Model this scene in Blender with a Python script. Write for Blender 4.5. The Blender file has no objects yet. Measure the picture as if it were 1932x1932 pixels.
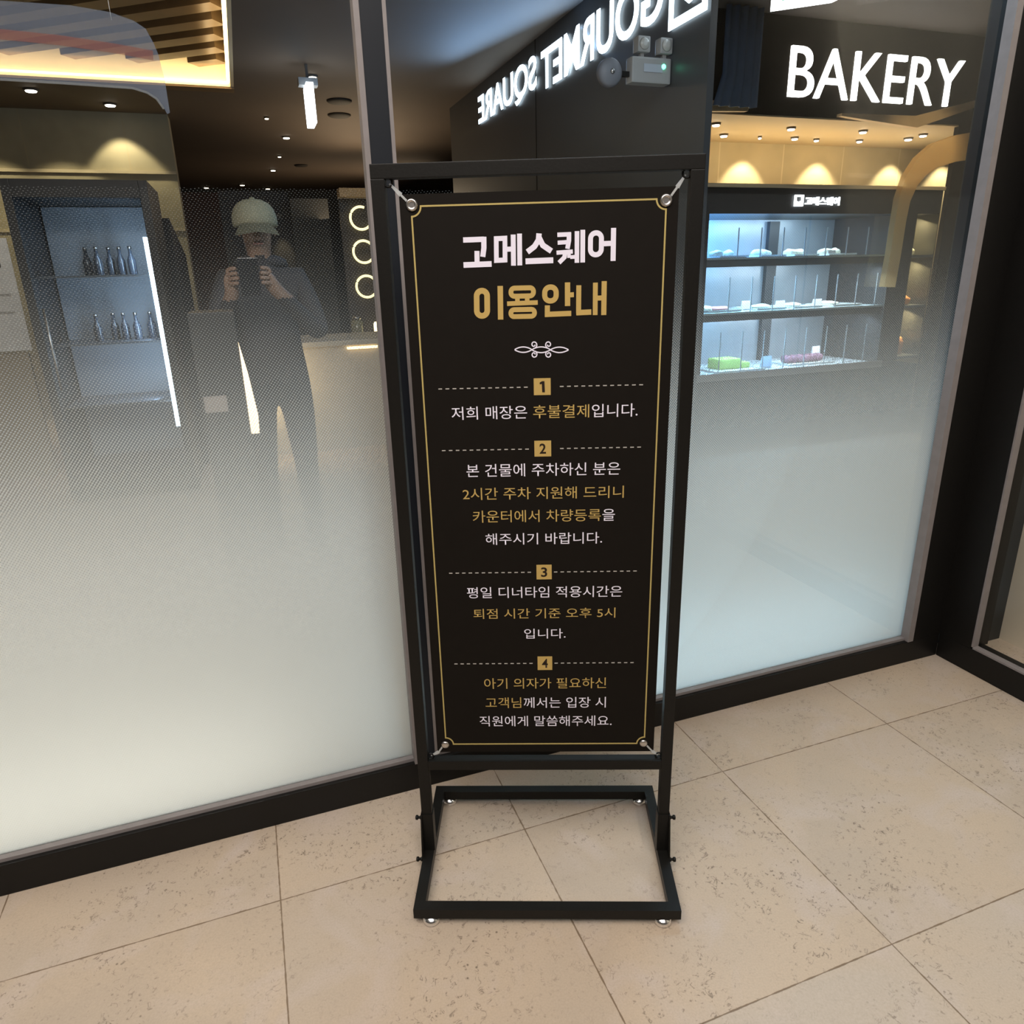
import bpy, bmesh, math, random
from mathutils import Vector, Matrix
random.seed(7)
S = bpy.context.scene
COL = S.collection
PI = math.pi

# ------------------------------------------------------------------ camera
yaw, pitch, roll = 0.3398, 0.3260, -0.0265
fwd = Vector((math.sin(yaw)*math.cos(pitch), math.cos(yaw)*math.cos(pitch), -math.sin(pitch)))
rgt0 = Vector((math.cos(yaw), -math.sin(yaw), 0)); up0 = rgt0.cross(fwd)
rgt = rgt0*math.cos(roll) + up0*math.sin(roll); up = up0*math.cos(roll) - rgt0*math.sin(roll)
cd = bpy.data.cameras.new('camera'); cam = bpy.data.objects.new('camera', cd); COL.objects.link(cam)
cd.sensor_width = 36; cd.sensor_fit = 'HORIZONTAL'; cd.lens = 1345.44/1932*36
cd.clip_start = 0.02; cd.clip_end = 100
M = Matrix(((rgt.x, up.x, -fwd.x, 0), (rgt.y, up.y, -fwd.y, -1.6866), (rgt.z, up.z, -fwd.z, 1.40), (0, 0, 0, 1)))
cam.matrix_world = M
S.camera = cam

# ------------------------------------------------------------------ world, lights, exposure
W = bpy.data.worlds.new('dim_hall'); S.world = W; W.use_nodes = True
W.node_tree.nodes['Background'].inputs[0].default_value = (1.0, .86, .72, 1)
W.node_tree.nodes['Background'].inputs[1].default_value = 0.05
S.view_settings.view_transform = 'Standard'; S.view_settings.look = 'None'
S.view_settings.exposure = 0.0; S.view_settings.gamma = 1.0; S.view_settings.use_curve_mapping = False
try:
    S.cycles.use_denoising = True
    S.cycles.max_bounces = 10; S.cycles.transparent_max_bounces = 24
    S.cycles.sample_clamp_indirect = 4.0
    S.cycles.caustics_reflective = False; S.cycles.caustics_refractive = False
except Exception:
    pass

def area(name, loc, target, sx, sy, power, color):
    d = bpy.data.lights.new(name, 'AREA'); d.shape = 'RECTANGLE'; d.size = sx; d.size_y = sy
    d.energy = power; d.color = color
    o = bpy.data.objects.new(name, d); COL.objects.link(o); o.location = loc
    o.rotation_euler = (Vector(target)-Vector(loc)).to_track_quat('-Z', 'Y').to_euler()
    return o
def spot(name, loc, target, power, color, angle=60, blend=.5, r=.03):
    d = bpy.data.lights.new(name, 'SPOT'); d.energy = power; d.color = color
    d.spot_size = math.radians(angle); d.spot_blend = blend; d.shadow_soft_size = r
    o = bpy.data.objects.new(name, d); COL.objects.link(o); o.location = loc
    o.rotation_euler = (Vector(target)-Vector(loc)).to_track_quat('-Z', 'Y').to_euler()
    return o
WARM = (1, .80, .58); NEUT = (1, .90, .78); COOL = (.62, .82, 1.0)
area('hall_ceiling_light', (-.5, -1.6, 3.3), (-.1, -1.2, 0), 3.0, 1.4, 80, (1, .92, .83))
area('hall_rear_light', (-.5, -3.0, 3.7), (.4, -.2, .6), 2.6, 1.0, 76, (1, .93, .89))
area('film_fill_low_left', (-2.1, .34, .03), (-2.1, .16, .9), 4.2, .08, 29, (1, .93, .82))  # added fill lighting the left film from behind, no fitting there
area('film_fill_low_right', (1.25, .34, .03), (1.25, .16, .9), 1.6, .08, 13, (.56, .80, .94))  # added cool fill low behind the right film
area('film_fill_high_right', (1.5, .75, 2.96), (1.4, .1, .4), 1.2, .5, 38, (.50, .76, .97))  # added overhead fill that gives the right film its bluish backlight
area('film_fill_high_left', (-1.0, .6, 2.96), (-.9, .2, .5), 1.6, .3, 3, (1, .94, .86))  # added weak overhead fill behind the left film
area('ceiling_fill_mid', (1.55, 7.7, 2.21), (1.5, 7.5, 3.0), .9, 2.6, 17, (1, .76, .50))  # added fill, hidden behind the ring panel to lift the ceiling
area('ceiling_fill_rear', (2.2, 11.0, 2.2), (1.6, 11.0, 3.0), 1.2, 3.0, 15, (1, .74, .48))  # second added fill, lifts the ceiling further back
area('stone_wall_fill', (2.40, -.9, 2.9), (2.6, -.5, .8), .1, 1.4, 20, (1, .93, .82))  # added fill that brightens the beige wall

# ------------------------------------------------------------------ materials
MATS = {}
def mat(name, col, rough=.5, metal=0., spec=.5, emit=None, estr=0., noise=0., nscale=20., bump=0., alpha=None):
    if name in MATS: return MATS[name]
    m = bpy.data.materials.new(name); m.use_nodes = True; nt = m.node_tree
    b = nt.nodes['Principled BSDF']
    b.inputs['Base Color'].default_value = (*col, 1); b.inputs['Roughness'].default_value = rough
    b.inputs['Metallic'].default_value = metal; b.inputs['Specular IOR Level'].default_value = spec
    if emit: b.inputs['Emission Color'].default_value = (*emit, 1); b.inputs['Emission Strength'].default_value = estr
    if noise or bump:
        tc = nt.nodes.new('ShaderNodeTexCoord'); n = nt.nodes.new('ShaderNodeTexNoise')
        n.inputs['Scale'].default_value = nscale; n.inputs['Detail'].default_value = 6
        nt.links.new(tc.outputs['Object'], n.inputs['Vector'])
        if noise:
            mx = nt.nodes.new('ShaderNodeMix'); mx.data_type = 'RGBA'
            mx.inputs['A'].default_value = (*[max(0, c*(1-noise)) for c in col], 1)
            mx.inputs['B'].default_value = (*[min(1, c*(1+noise)) for c in col], 1)
            nt.links.new(n.outputs['Fac'], mx.inputs['Factor']); nt.links.new(mx.outputs['Result'], b.inputs['Base Color'])
        if bump:
            bp = nt.nodes.new('ShaderNodeBump'); bp.inputs['Strength'].default_value = bump; bp.inputs['Distance'].default_value = .002
            nt.links.new(n.outputs['Fac'], bp.inputs['Height']); nt.links.new(bp.outputs['Normal'], b.inputs['Normal'])
    if alpha is not None: b.inputs['Alpha'].default_value = alpha
    MATS[name] = m; return m
def emis(name, col, s):
    return mat(name, (.8, .8, .8), .5, emit=col, estr=s)

black_metal = mat('black_powder_coat', (.0065, .006, .005), .45, spec=.22, noise=.25, nscale=220, bump=.08)
frame_black = mat('black_aluminium', (.007, .0065, .006), .42, spec=.25, noise=.2, nscale=60)
bead_grey = mat('grey_glazing_bead', (.21, .19, .19), .45, noise=.15, nscale=30)
mullion_face = mat('charcoal_mullion', (.0105, .013, .018), .45, spec=.25)
chrome = mat('chrome', (.88, .88, .88), .22, metal=1.)
steel = mat('brushed_steel', (.55, .53, .51), .32, metal=1., noise=.1, nscale=80)
board_black = mat('board_print_black', (.0070, .0054, .0040), .65, spec=.12, noise=.15, nscale=40)
ink_white = mat('white_ink', (.74, .71, .82), .6, spec=.2)
ink_gold = mat('gold_ink', (.46, .32, .105), .6, spec=.2)
ink_border = mat('gold_border_ink', (.42, .33, .12), .6, spec=.2)
ink_dash = mat('grey_dash_ink', (.40, .38, .35), .6, spec=.2)
ink_dark = mat('dark_numeral_ink', (.016, .010, .007), .6, spec=.2)
clear_strap = mat('clear_plastic_strap', (.55, .57, .57), .25, alpha=.6)

def clear_glass(name, tint=(.97, .98, .98), refl=.12):
    m = bpy.data.materials.new(name); m.use_nodes = True; nt = m.node_tree; nt.nodes.clear()
    out = nt.nodes.new('ShaderNodeOutputMaterial'); mx = nt.nodes.new('ShaderNodeMixShader')
    t = nt.nodes.new('ShaderNodeBsdfTransparent'); t.inputs[0].default_value = (*tint, 1)
    g = nt.nodes.new('ShaderNodeBsdfGlossy'); g.inputs['Roughness'].default_value = .01
    f = nt.nodes.new('ShaderNodeFresnel'); f.inputs['IOR'].default_value = 1.45
    mm = nt.nodes.new('ShaderNodeMath'); mm.operation = 'MULTIPLY'; mm.inputs[1].default_value = refl
    nt.links.new(f.outputs[0], mm.inputs[0]); nt.links.new(mm.outputs[0], mx.inputs[0])
    nt.links.new(t.outputs[0], mx.inputs[1]); nt.links.new(g.outputs[0], mx.inputs[2]); nt.links.new(mx.outputs[0], out.inputs[0])
    return m
glass = clear_glass('clear_glass')
case_glass = clear_glass('case_glass', (.95, .98, 1.0), .25)

def film_material():
    # frosted dot-gradient film: printed dots grow towards the floor until they merge
    m = bpy.data.materials.new('frosted_gradient_film'); m.use_nodes = True; nt = m.node_tree; nt.nodes.clear(); N = nt.nodes.new; L = nt.links.new
    def math_(op, a, b=None, c=None, clamp=False):
        n = N('ShaderNodeMath'); n.operation = op; n.use_clamp = clamp
        for i, v in enumerate((a, b, c)):
            if v is None: continue
            if isinstance(v, (int, float)): n.inputs[i].default_value = v
            else: L(v, n.inputs[i])
        return n.outputs[0]
    geo = N('ShaderNodeNewGeometry'); sp = N('ShaderNodeSeparateXYZ'); L(geo.outputs['Position'], sp.inputs[0])
    x, y, z = sp.outputs[0], sp.outputs[1], sp.outputs[2]
    mr = N('ShaderNodeMapRange'); mr.interpolation_type = 'SMOOTHSTEP'
    mr.inputs['From Min'].default_value = 1.66; mr.inputs['From Max'].default_value = .46
    mr.inputs['To Min'].default_value = 0; mr.inputs['To Max'].default_value = 1.0
    L(z, mr.inputs['Value']); c = math_('POWER', mr.outputs[0], 1.6)
    xy = math_('SUBTRACT', x, y)
    u = math_('MULTIPLY', math_('ADD', math_('MULTIPLY', xy, .80), math_('MULTIPLY', z, -.62)), 2*PI/.0056)
    v = math_('MULTIPLY', math_('ADD', math_('MULTIPLY', xy, .62), math_('MULTIPLY', z, .80)), 2*PI/.0056)
    h = math_('ADD', math_('ADD', math_('MULTIPLY', math_('COSINE', u), .33), math_('MULTIPLY', math_('COSINE', v), .17)), .5)
    ge = math_('ADD', math_('MULTIPLY', math_('SUBTRACT', h, math_('SUBTRACT', 1.0, c)), 5.0), .5, clamp=True)
    fac = math_('ADD', math_('MULTIPLY', ge, .42), math_('MULTIPLY', c, .565), clamp=True)
    fac = math_('MULTIPLY', fac, math_('GREATER_THAN', c, 0.001))
    t = N('ShaderNodeBsdfTransparent'); d = N('ShaderNodeBsdfDiffuse'); d.inputs[0].default_value = (.86, .87, .84, 1)
    tl = N('ShaderNodeBsdfTranslucent'); tl.inputs[0].default_value = (.86, .88, .88, 1)
    a = N('ShaderNodeMixShader'); a.inputs[0].default_value = .52; L(d.outputs[0], a.inputs[1]); L(tl.outputs[0], a.inputs[2])
    b = N('ShaderNodeMixShader'); L(fac, b.inputs[0]); L(t.outputs[0], b.inputs[1]); L(a.outputs[0], b.inputs[2])
    o = N('ShaderNodeOutputMaterial'); L(b.outputs[0], o.inputs[0])
    return m
film = film_material()

def see_through(name, col, fac, emit=0.):
    m = bpy.data.materials.new(name); m.use_nodes = True; nt = m.node_tree; nt.nodes.clear(); N = nt.nodes.new; L = nt.links.new
    t = N('ShaderNodeBsdfTransparent'); d = N('ShaderNodeBsdfDiffuse'); d.inputs[0].default_value = (*col, 1)
    tl = N('ShaderNodeBsdfTranslucent'); tl.inputs[0].default_value = (*col, 1)
    a = N('ShaderNodeMixShader'); a.inputs[0].default_value = .4; L(d.outputs[0], a.inputs[1]); L(tl.outputs[0], a.inputs[2])
    b = N('ShaderNodeMixShader'); b.inputs[0].default_value = fac; L(t.outputs[0], b.inputs[1]); L(a.outputs[0], b.inputs[2])
    last = b.outputs[0]
    if emit:
        e = N('ShaderNodeEmission'); e.inputs[0].default_value = (*col, 1); e.inputs[1].default_value = emit
        ad = N('ShaderNodeAddShader'); L(last, ad.inputs[0]); L(e.outputs[0], ad.inputs[1]); last = ad.outputs[0]
    o = N('ShaderNodeOutputMaterial'); L(last, o.inputs[0]); return m

def floor_material():
    m = bpy.data.materials.new('limestone_floor_tiles'); m.use_nodes = True; nt = m.node_tree; N = nt.nodes.new; L = nt.links.new
    bs = nt.nodes['Principled BSDF']; bs.inputs['Roughness'].default_value = .42; bs.inputs['Specular IOR Level'].default_value = .3
    def math_(op, a, b=None, clamp=False):
        n = N('ShaderNodeMath'); n.operation = op; n.use_clamp = clamp
        for i, v in enumerate((a, b)):
            if v is None: continue
            if isinstance(v, (int, float)): n.inputs[i].default_value = v
            else: L(v, n.inputs[i])
        return n.outputs[0]
    def mixc(f, a, b):
        n = N('ShaderNodeMix'); n.data_type = 'RGBA'
        for k, v in (('Factor', f), ('A', a), ('B', b)):
            if isinstance(v, tuple): n.inputs[k].default_value = (*v, 1)
            elif isinstance(v, float): n.inputs[k].default_value = v
            else: L(v, n.inputs[k])
        return n.outputs['Result']
    def ramp(v, lo, hi):
        n = N('ShaderNodeMapRange'); n.inputs['From Min'].default_value = lo; n.inputs['From Max'].default_value = hi; L(v, n.inputs['Value']); return n.outputs[0]
    tc = N('ShaderNodeTexCoord'); P = tc.outputs['Object']; sp = N('ShaderNodeSeparateXYZ'); L(P, sp.inputs[0])
    tx, ty, x0, y0 = .6194, .6045, -.1028, -.2586
    ux = math_('DIVIDE', math_('SUBTRACT', sp.outputs[0], x0), tx); uy = math_('DIVIDE', math_('SUBTRACT', sp.outputs[1], y0), ty)
    def noise(scale, detail=4, dist=0., vec=P):
        n = N('ShaderNodeTexNoise'); n.inputs['Scale'].default_value = scale; n.inputs['Detail'].default_value = detail; n.inputs['Distortion'].default_value = dist; L(vec, n.inputs['Vector']); return n.outputs['Fac']
    jit = math_('MULTIPLY', math_('SUBTRACT', noise(40, 3), .5), .004)
    dx = math_('MULTIPLY', math_('ABSOLUTE', math_('SUBTRACT', math_('FRACT', math_('ADD', ux, .5)), .5)), tx)
    dy = math_('MULTIPLY', math_('ABSOLUTE', math_('SUBTRACT', math_('FRACT', math_('ADD', uy, .5)), .5)), ty)
    d = math_('ADD', math_('MINIMUM', dx, dy), jit)
    g = N('ShaderNodeMapRange'); g.inputs['From Min'].default_value = .0009; g.inputs['From Max'].default_value = .0021; g.inputs['To Min'].default_value = 1; g.inputs['To Max'].default_value = 0; L(d, g.inputs['Value']); grout = g.outputs[0]
    cb = N('ShaderNodeCombineXYZ'); L(math_('FLOOR', ux), cb.inputs[0]); L(math_('FLOOR', uy), cb.inputs[1])
    wn = N('ShaderNodeTexWhiteNoise'); wn.noise_dimensions = '3D'; L(cb.outputs[0], wn.inputs['Vector'])
    tint = wn.outputs['Value']
    off = N('ShaderNodeVectorMath'); off.operation = 'MULTIPLY_ADD'; L(wn.outputs['Color'], off.inputs[0]); off.inputs[1].default_value = (9, 9, 9); L(P, off.inputs[2]); PT = off.outputs[0]
    base = mixc(tint, (.45, .365, .285), (.51, .435, .36))
    base = mixc(ramp(noise(3.0, 4, .5, PT), .35, .7), base, (.53, .42, .315))
    base = mixc(ramp(noise(5.5, 5, .8, PT), .5, .8), base, (.54, .455, .405))
    fine = ramp(noise(230, 3, 0, PT), .3, .75)
    base = mixc(math_('MULTIPLY', fine, .38), base, (.36, .29, .22))
    # pits: short dark squiggles in patches
    ring = math_('ABSOLUTE', math_('SUBTRACT', noise(38, 2, 2.0, PT), .5))
    line = N('ShaderNodeMapRange'); line.inputs['From Min'].default_value = .0; line.inputs['From Max'].default_value = .045; line.inputs['To Min'].default_value = 1; line.inputs['To Max'].default_value = 0; L(ring, line.inputs['Value'])
    gate = ramp(noise(60, 2, 0, PT), .54, .60); patch = ramp(noise(4.5, 3, 0, PT), .42, .62)
    vo = N('ShaderNodeTexVoronoi'); vo.inputs['Scale'].default_value = 62; vo.inputs['Randomness'].default_value = 1; L(PT, vo.inputs['Vector'])
    dot = N('ShaderNodeMapRange'); dot.inputs['From Min'].default_value = .10; dot.inputs['From Max'].default_value = .2; dot.inputs['To Min'].default_value = 1; dot.inputs['To Max'].default_value = 0; L(vo.outputs['Distance'], dot.inputs['Value'])
    dotg = math_('MULTIPLY', dot.outputs[0], ramp(noise(26, 2, 0, PT), .52, .58))
    pits = math_('MULTIPLY', math_('MAXIMUM', math_('MULTIPLY', line.outputs[0], gate), dotg), math_('ADD', math_('MULTIPLY', patch, .8), .16), True)
    base = mixc(math_('MULTIPLY', pits, .9), base, (.15, .115, .085))
    base = mixc(math_('MULTIPLY', grout, .9), base, (.17, .115, .07))
    L(base, bs.inputs['Base Color'])
    hgt = math_('SUBTRACT', math_('MULTIPLY', fine, .12), math_('ADD', pits, math_('MULTIPLY', grout, 1.2)))
    bp = N('ShaderNodeBump'); bp.inputs['Strength'].default_value = .35; bp.inputs['Distance'].default_value = .0012
    L(hgt, bp.inputs['Height']); L(bp.outputs['Normal'], bs.inputs['Normal'])
    return m
floor_mat = floor_material()

def tile_material(name, col, tw, axis='x', jcol=(.42, .36, .24)):
    m = bpy.data.materials.new(name); m.use_nodes = True; nt = m.node_tree; N = nt.nodes.new; L = nt.links.new
    bs = nt.nodes['Principled BSDF']; bs.inputs['Roughness'].default_value = .6
    tc = N('ShaderNodeTexCoord'); sp = N('ShaderNodeSeparateXYZ'); L(tc.outputs['Object'], sp.inputs[0])
    n = N('ShaderNodeTexNoise'); n.inputs['Scale'].default_value = 4; n.inputs['Detail'].default_value = 8; L(tc.outputs['Object'], n.inputs['Vector'])
    mx = N('ShaderNodeMix'); mx.data_type = 'RGBA'; mx.inputs['A'].default_value = (*[c*.72 for c in col], 1); mx.inputs['B'].default_value = (*[min(1, c*1.25) for c in col], 1)
    L(n.outputs['Fac'], mx.inputs['Factor'])
    a = N('ShaderNodeMath'); a.operation = 'PINGPONG'; a.inputs[1].default_value = tw/2; L(sp.outputs[0 if axis == 'x' else 1], a.inputs[0])
    c = N('ShaderNodeMath'); c.operation = 'LESS_THAN'; c.inputs[1].default_value = .006; L(a.outputs[0], c.inputs[0])
    m2 = N('ShaderNodeMix'); m2.data_type = 'RGBA'; m2.inputs['B'].default_value = (*jcol, 1); L(c.outputs[0], m2.inputs['Factor']); L(mx.outputs['Result'], m2.inputs['A'])
    L(m2.outputs['Result'], bs.inputs['Base Color']); return m

# ------------------------------------------------------------------ mesh helpers
class MB:
    def __init__(s): s.bm = bmesh.new()
    def box(s, x0, x1, y0, y1, z0, z1, mi=0):
        v = [s.bm.verts.new((x, y, z)) for x in (x0, x1) for y in (y0, y1) for z in (z0, z1)]
        for f in ((0, 1, 3, 2), (4, 6, 7, 5), (0, 4, 5, 1), (2, 3, 7, 6), (0, 2, 6, 4), (1, 5, 7, 3)):
            s.bm.faces.new([v[i] for i in f]).material_index = mi
        return s
    def prism(s, pts, ax, a, b, mi=0):
        # polygon pts in the plane normal to ax, extruded a..b
        def mk(p, t): return {'x': (t, p[0], p[1]), 'y': (p[0], t, p[1]), 'z': (p[0], p[1], t)}[ax]
        A = [s.bm.verts.new(mk(p, a)) for p in pts]; B = [s.bm.verts.new(mk(p, b)) for p in pts]; n = len(pts)
        s.bm.faces.new(A).material_index = mi; s.bm.faces.new(B[::-1]).material_index = mi
        for i in range(n):
            s.bm.faces.new((A[i], B[i], B[(i+1) % n], A[(i+1) % n])).material_index = mi
        return s
    def lathe(s, prof, c=(0, 0, 0), seg=24, ax='z', mi=0, smooth=True):
        rings = []
        for r, h in prof:
            ring = []
            for k in range(seg):
                t = 2*PI*k/seg; a, b = r*math.cos(t), r*math.sin(t)
                p = {'z': (a, b, h), 'y': (a, h, b), 'x': (h, a, b)}[ax]
                ring.append(s.bm.verts.new((p[0]+c[0], p[1]+c[1], p[2]+c[2])))
            rings.append(ring)
        for i in range(len(rings)-1):
            for k in range(seg):
                f = s.bm.faces.new((rings[i][k], rings[i][(k+1) % seg], rings[i+1][(k+1) % seg], rings[i+1][k])); f.smooth = smooth; f.material_index = mi
        s.bm.faces.new(rings[0][::-1]).material_index = mi; s.bm.faces.new(rings[-1]).material_index = mi
        return s
    def tube(s, pts, r, seg=10, mi=0, closed=False):
        P = [Vector(p) for p in pts]; n = len(P); rings = []
        for i, p in enumerate(P):
            t = (P[(i+1) % n]-P[i-1]) if closed else (P[min(i+1, n-1)]-P[max(i-1, 0)])
            t.normalize(); ref = Vector((0, 0, 1)) if abs(t.z) < .9 else Vector((1, 0, 0))
            a = t.cross(ref).normalized(); b = t.cross(a); rr = r[i] if isinstance(r, (list, tuple)) else r
            rings.append([s.bm.verts.new(p+a*rr*math.cos(2*PI*k/seg)+b*rr*math.sin(2*PI*k/seg)) for k in range(seg)])
        for i in range(n if closed else n-1):
            for k in range(seg):
                f = s.bm.faces.new((rings[i][k], rings[i][(k+1) % seg], rings[(i+1) % n][(k+1) % seg], rings[(i+1) % n][k])); f.smooth = True; f.material_index = mi
        if not closed:
            s.bm.faces.new(rings[0][::-1]).material_index = mi; s.bm.faces.new(rings[-1]).material_index = mi
        return s
    def stroke(s, pts, w, y0, y1, closed=False, mi=0):
        # flat ribbon along a polyline in the xz plane, mitred, y0..y1 thick
        P = [Vector((p[0], p[1])) for p in pts]; n = len(P); Lf, Rt = [], []
        for i in range(n):
            a = P[i-1] if (closed or i > 0) else None; b = P[(i+1) % n] if (closed or i < n-1) else None
            d1 = (P[i]-a).normalized() if a is not None else None; d2 = (b-P[i]).normalized() if b is not None else None
            if d1 is None: d1 = d2
            if d2 is None: d2 = d1
            t = (d1+d2); t = t.normalized() if t.length > 1e-6 else d1
            nrm = Vector((-t.y, t.x)); k = 1/max(.45, nrm.dot(Vector((-d1.y, d1.x)))); ww = (w[i] if isinstance(w, (list, tuple)) else w)/2
            Lf.append(P[i]+nrm*ww*k); Rt.append(P[i]-nrm*ww*k)
        V = [[s.bm.verts.new((q.x, yy, q.y)) for q in arr] for arr in (Lf, Rt) for yy in (y0, y1)]
        l0, l1, r0, r1 = V
        for i in range(n if closed else n-1):
            j = (i+1) % n
            for f in ((l0[i], r0[i], r0[j], l0[j]), (l1[i], l1[j], r1[j], r1[i]), (l0[i], l0[j], l1[j], l1[i]), (r0[i], r1[i], r1[j], r0[j])):
                s.bm.faces.new(f).material_index = mi
        if not closed:
            for i in (0, n-1): s.bm.faces.new((l0[i], l1[i], r1[i], r0[i])).material_index = mi
        return s
    def build(s, name, mats, parent=None, bevel=0.):
        bmesh.ops.recalc_face_normals(s.bm, faces=s.bm.faces[:])
        if bevel:
            bmesh.ops.bevel(s.bm, geom=[e for e in s.bm.edges if len(e.link_faces) == 2 and e.calc_face_angle(0) > .6], offset=bevel, segments=2, affect='EDGES', profile=.7)
        me = bpy.data.meshes.new(name); s.bm.to_mesh(me); s.bm.free()
        for m in (mats if isinstance(mats, (list, tuple)) else [mats]): me.materials.append(m)
        o = bpy.data.objects.new(name, me); COL.objects.link(o)
        if parent: o.parent = parent
        return o
def box(name, b, m, parent=None, bevel=0.): return MB().box(*b).build(name, m, parent, bevel)
def tag(o, label, cat, group=None):
    o['label'] = label; o['category'] = cat
    if group: o['group'] = group
    return o
def struct(o, label=None, cat=None):
    o['kind'] = 'structure'
    if label: o['label'] = label; o['category'] = cat
    return o
def thing(name, label, cat, loc=(0, 0, 0), rz=0., group=None):
    o = bpy.data.objects.new(name, None); COL.objects.link(o); o.location = loc; o.rotation_euler = (0, 0, rz); o.empty_display_size = .05
    return tag(o, label, cat, group)
def part(o, label): o['label'] = label; return o
def copy_part(o, parent, loc):
    c = o.copy(); COL.objects.link(c); c.parent = parent; c.location = loc
    for ch in o.children:
        d = ch.copy(); COL.objects.link(d); d.parent = c
    return c
def text_mesh(name, segs, rect, y, mats, parent=None, bold=0., depth=0., axes='xz', spacing=1.0):
    # lettering fitted to rect (u0,u1,z0,z1); axes 'xz': reads along +x facing -y; 'yz': runs along +y on an x = const face
    cu = bpy.data.curves.new(name, 'FONT'); cu.body = ''.join(t for t, _ in segs); cu.resolution_u = 5
    cu.offset = bold; cu.extrude = depth/2; cu.space_character = spacing
    for m in mats: cu.materials.append(m)
    i = 0
    for t, mi in segs:
        for _ in t: cu.body_format[i].material_index = mi; i += 1
    tmp = bpy.data.objects.new(name+'_src', cu); COL.objects.link(tmp)
    dg = bpy.context.evaluated_depsgraph_get(); dg.update()
    me = bpy.data.meshes.new_from_object(tmp.evaluated_get(dg))
    bpy.data.objects.remove(tmp)
    xs = [v.co.x for v in me.vertices]; ys = [v.co.y for v in me.vertices]
    x0, x1, y0, y1 = min(xs), max(xs), min(ys), max(ys); u0, u1, z0, z1 = rect
    for v in me.vertices:
        a = u0+(v.co.x-x0)/(x1-x0)*(u1-u0); b = z0+(v.co.y-y0)/(y1-y0)*(z1-z0); e = v.co.z
        v.co = (a, y-e, b) if axes == 'xz' else (y-e, a, b)
    if not me.materials:
        for m in mats: me.materials.append(m)
    o = bpy.data.objects.new(name, me); COL.objects.link(o)
    if parent: o.parent = parent
    return o

# ================================================================== SETTING
ZC = 3.0
struct(box('floor', (-5, 8, -5, 14.2, -.1, 0), floor_mat))
ceil_mat = mat('dark_brown_ceiling_paint', (.135, .105, .082), .75, noise=.12, nscale=2)
dark_wall = mat('charcoal_wall_panel', (.035, .035, .036), .55, noise=.2, nscale=3)
# shop ceiling with the rectangular opening of the slatted light coffer
CX0, CX1, CY0, CY1 = -3.2, .145, 1.5, 5.88
b = MB(); X0_, X1_, Y0_, Y1_ = CX0-.03, CX1+.03, CY0-.03, CY1+.03
b.box(-5, X0_, .12, 14.2, ZC, ZC+.08); b.box(X1_, 8, .12, 14.2, ZC, ZC+.08); b.box(X0_, X1_, .12, Y0_, ZC, ZC+.08); b.box(X0_, X1_, Y1_, 14.2, ZC, ZC+.08)
struct(b.build('ceiling', ceil_mat))
struct(box('wall_back', (-5, 8, 14.0, 14.2, 0, ZC), dark_wall))
struct(box('wall_left', (-5, -4.8, .12, 14.0, 0, ZC), dark_wall))
struct(box('wall_right', (7.8, 8, .12, 14.0, 0, ZC), dark_wall))
tile_wall = tile_material('grey_stone_wall_tile', (.40, .36, .25), .9)
struct(box('wall_tiled', (-4.8, -.475, 7.2, 7.5, 0, ZC), tile_wall))
b = MB(); b.box(-4.8, -.475, 7.17, 7.2, 2.44, 2.47); b.box(-4.8, -.475, 7.185, 7.2, 1.89, 1.91)
struct(b.build('trim_1', mat('pale_wall_trim', (.55, .48, .34), .5)))

# storefront: base rail, posts, beads, panes, film
b = MB(); b.box(-4.6, 2.262, 0, .07, 0, .087); struct(b.build('baseboard_front', frame_black, bevel=.003))
b = MB(); b.box(2.262, 2.332, -4.0, -.0, 0, .092); struct(b.build('baseboard_right', frame_black, bevel=.003))
b = MB(); b.box(.297, .344, -.002, .085, .087, ZC+.3); struct(b.build('trim_2', mullion_face))
b = MB(); b.box(2.129, 2.345, -.0, .10, .087, ZC+.3); b.box(2.262, 2.345, -.125, 0, .092, ZC+.3); struct(b.build('trim_3', frame_black))
struct(box('trim_4', (-4.6, 2.345, 0, .08, ZC, ZC+.3), frame_black))
def pane(name, x0, x1, bead_l, bead_r):
    g = box(name, (x0, x1, .030, .036, .087, ZC), glass); struct(g)
    f = MB(); f.box(x0+.004, x1-.006, .0385, .0395, .09, 1.72); o = f.build('frosted_film', film, g); part(o, 'frosted dot-gradient privacy film')
    b = MB(); b.box(x0, x1, .012, .029, .087, .0965)
    if bead_l: b.box(x0, x0+bead_l, -.004, .029, .087, ZC)
    if bead_r: b.box(x1-bead_r, x1, -.004, .029, .087, ZC)
    part(b.build('glazing_bead', bead_grey, g), 'grey glazing bead')
    return g
pane('window_1', -4.6, .297, 0, .012)
pane('window_2', .344, 2.129, .008, .024)
g = struct(box('window_3', (2.292, 2.298, -4.0, -.125, .092, ZC), glass))
b = MB(); b.box(2.263, 2.29, -4.0, -.125, .092, .0985); b.box(2.263, 2.29, -.131, -.125, .092, ZC); part(b.build('glazing_bead', bead_grey, g), 'grey glazing bead')
# beyond the right-hand glass: dark return and beige stone wall
struct(box('wall_return', (2.345, 4.2, .0, .10, 0, ZC+.3), mat('dark_slate_return', (.022, .024, .026), .3, spec=.4)))
struct(box('wall_stone', (2.59, 2.72, -4.5, -.0, 0, ZC), mat('beige_stone_wall', (.66, .58, .46), .5, noise=.12, nscale=5)))

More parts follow.
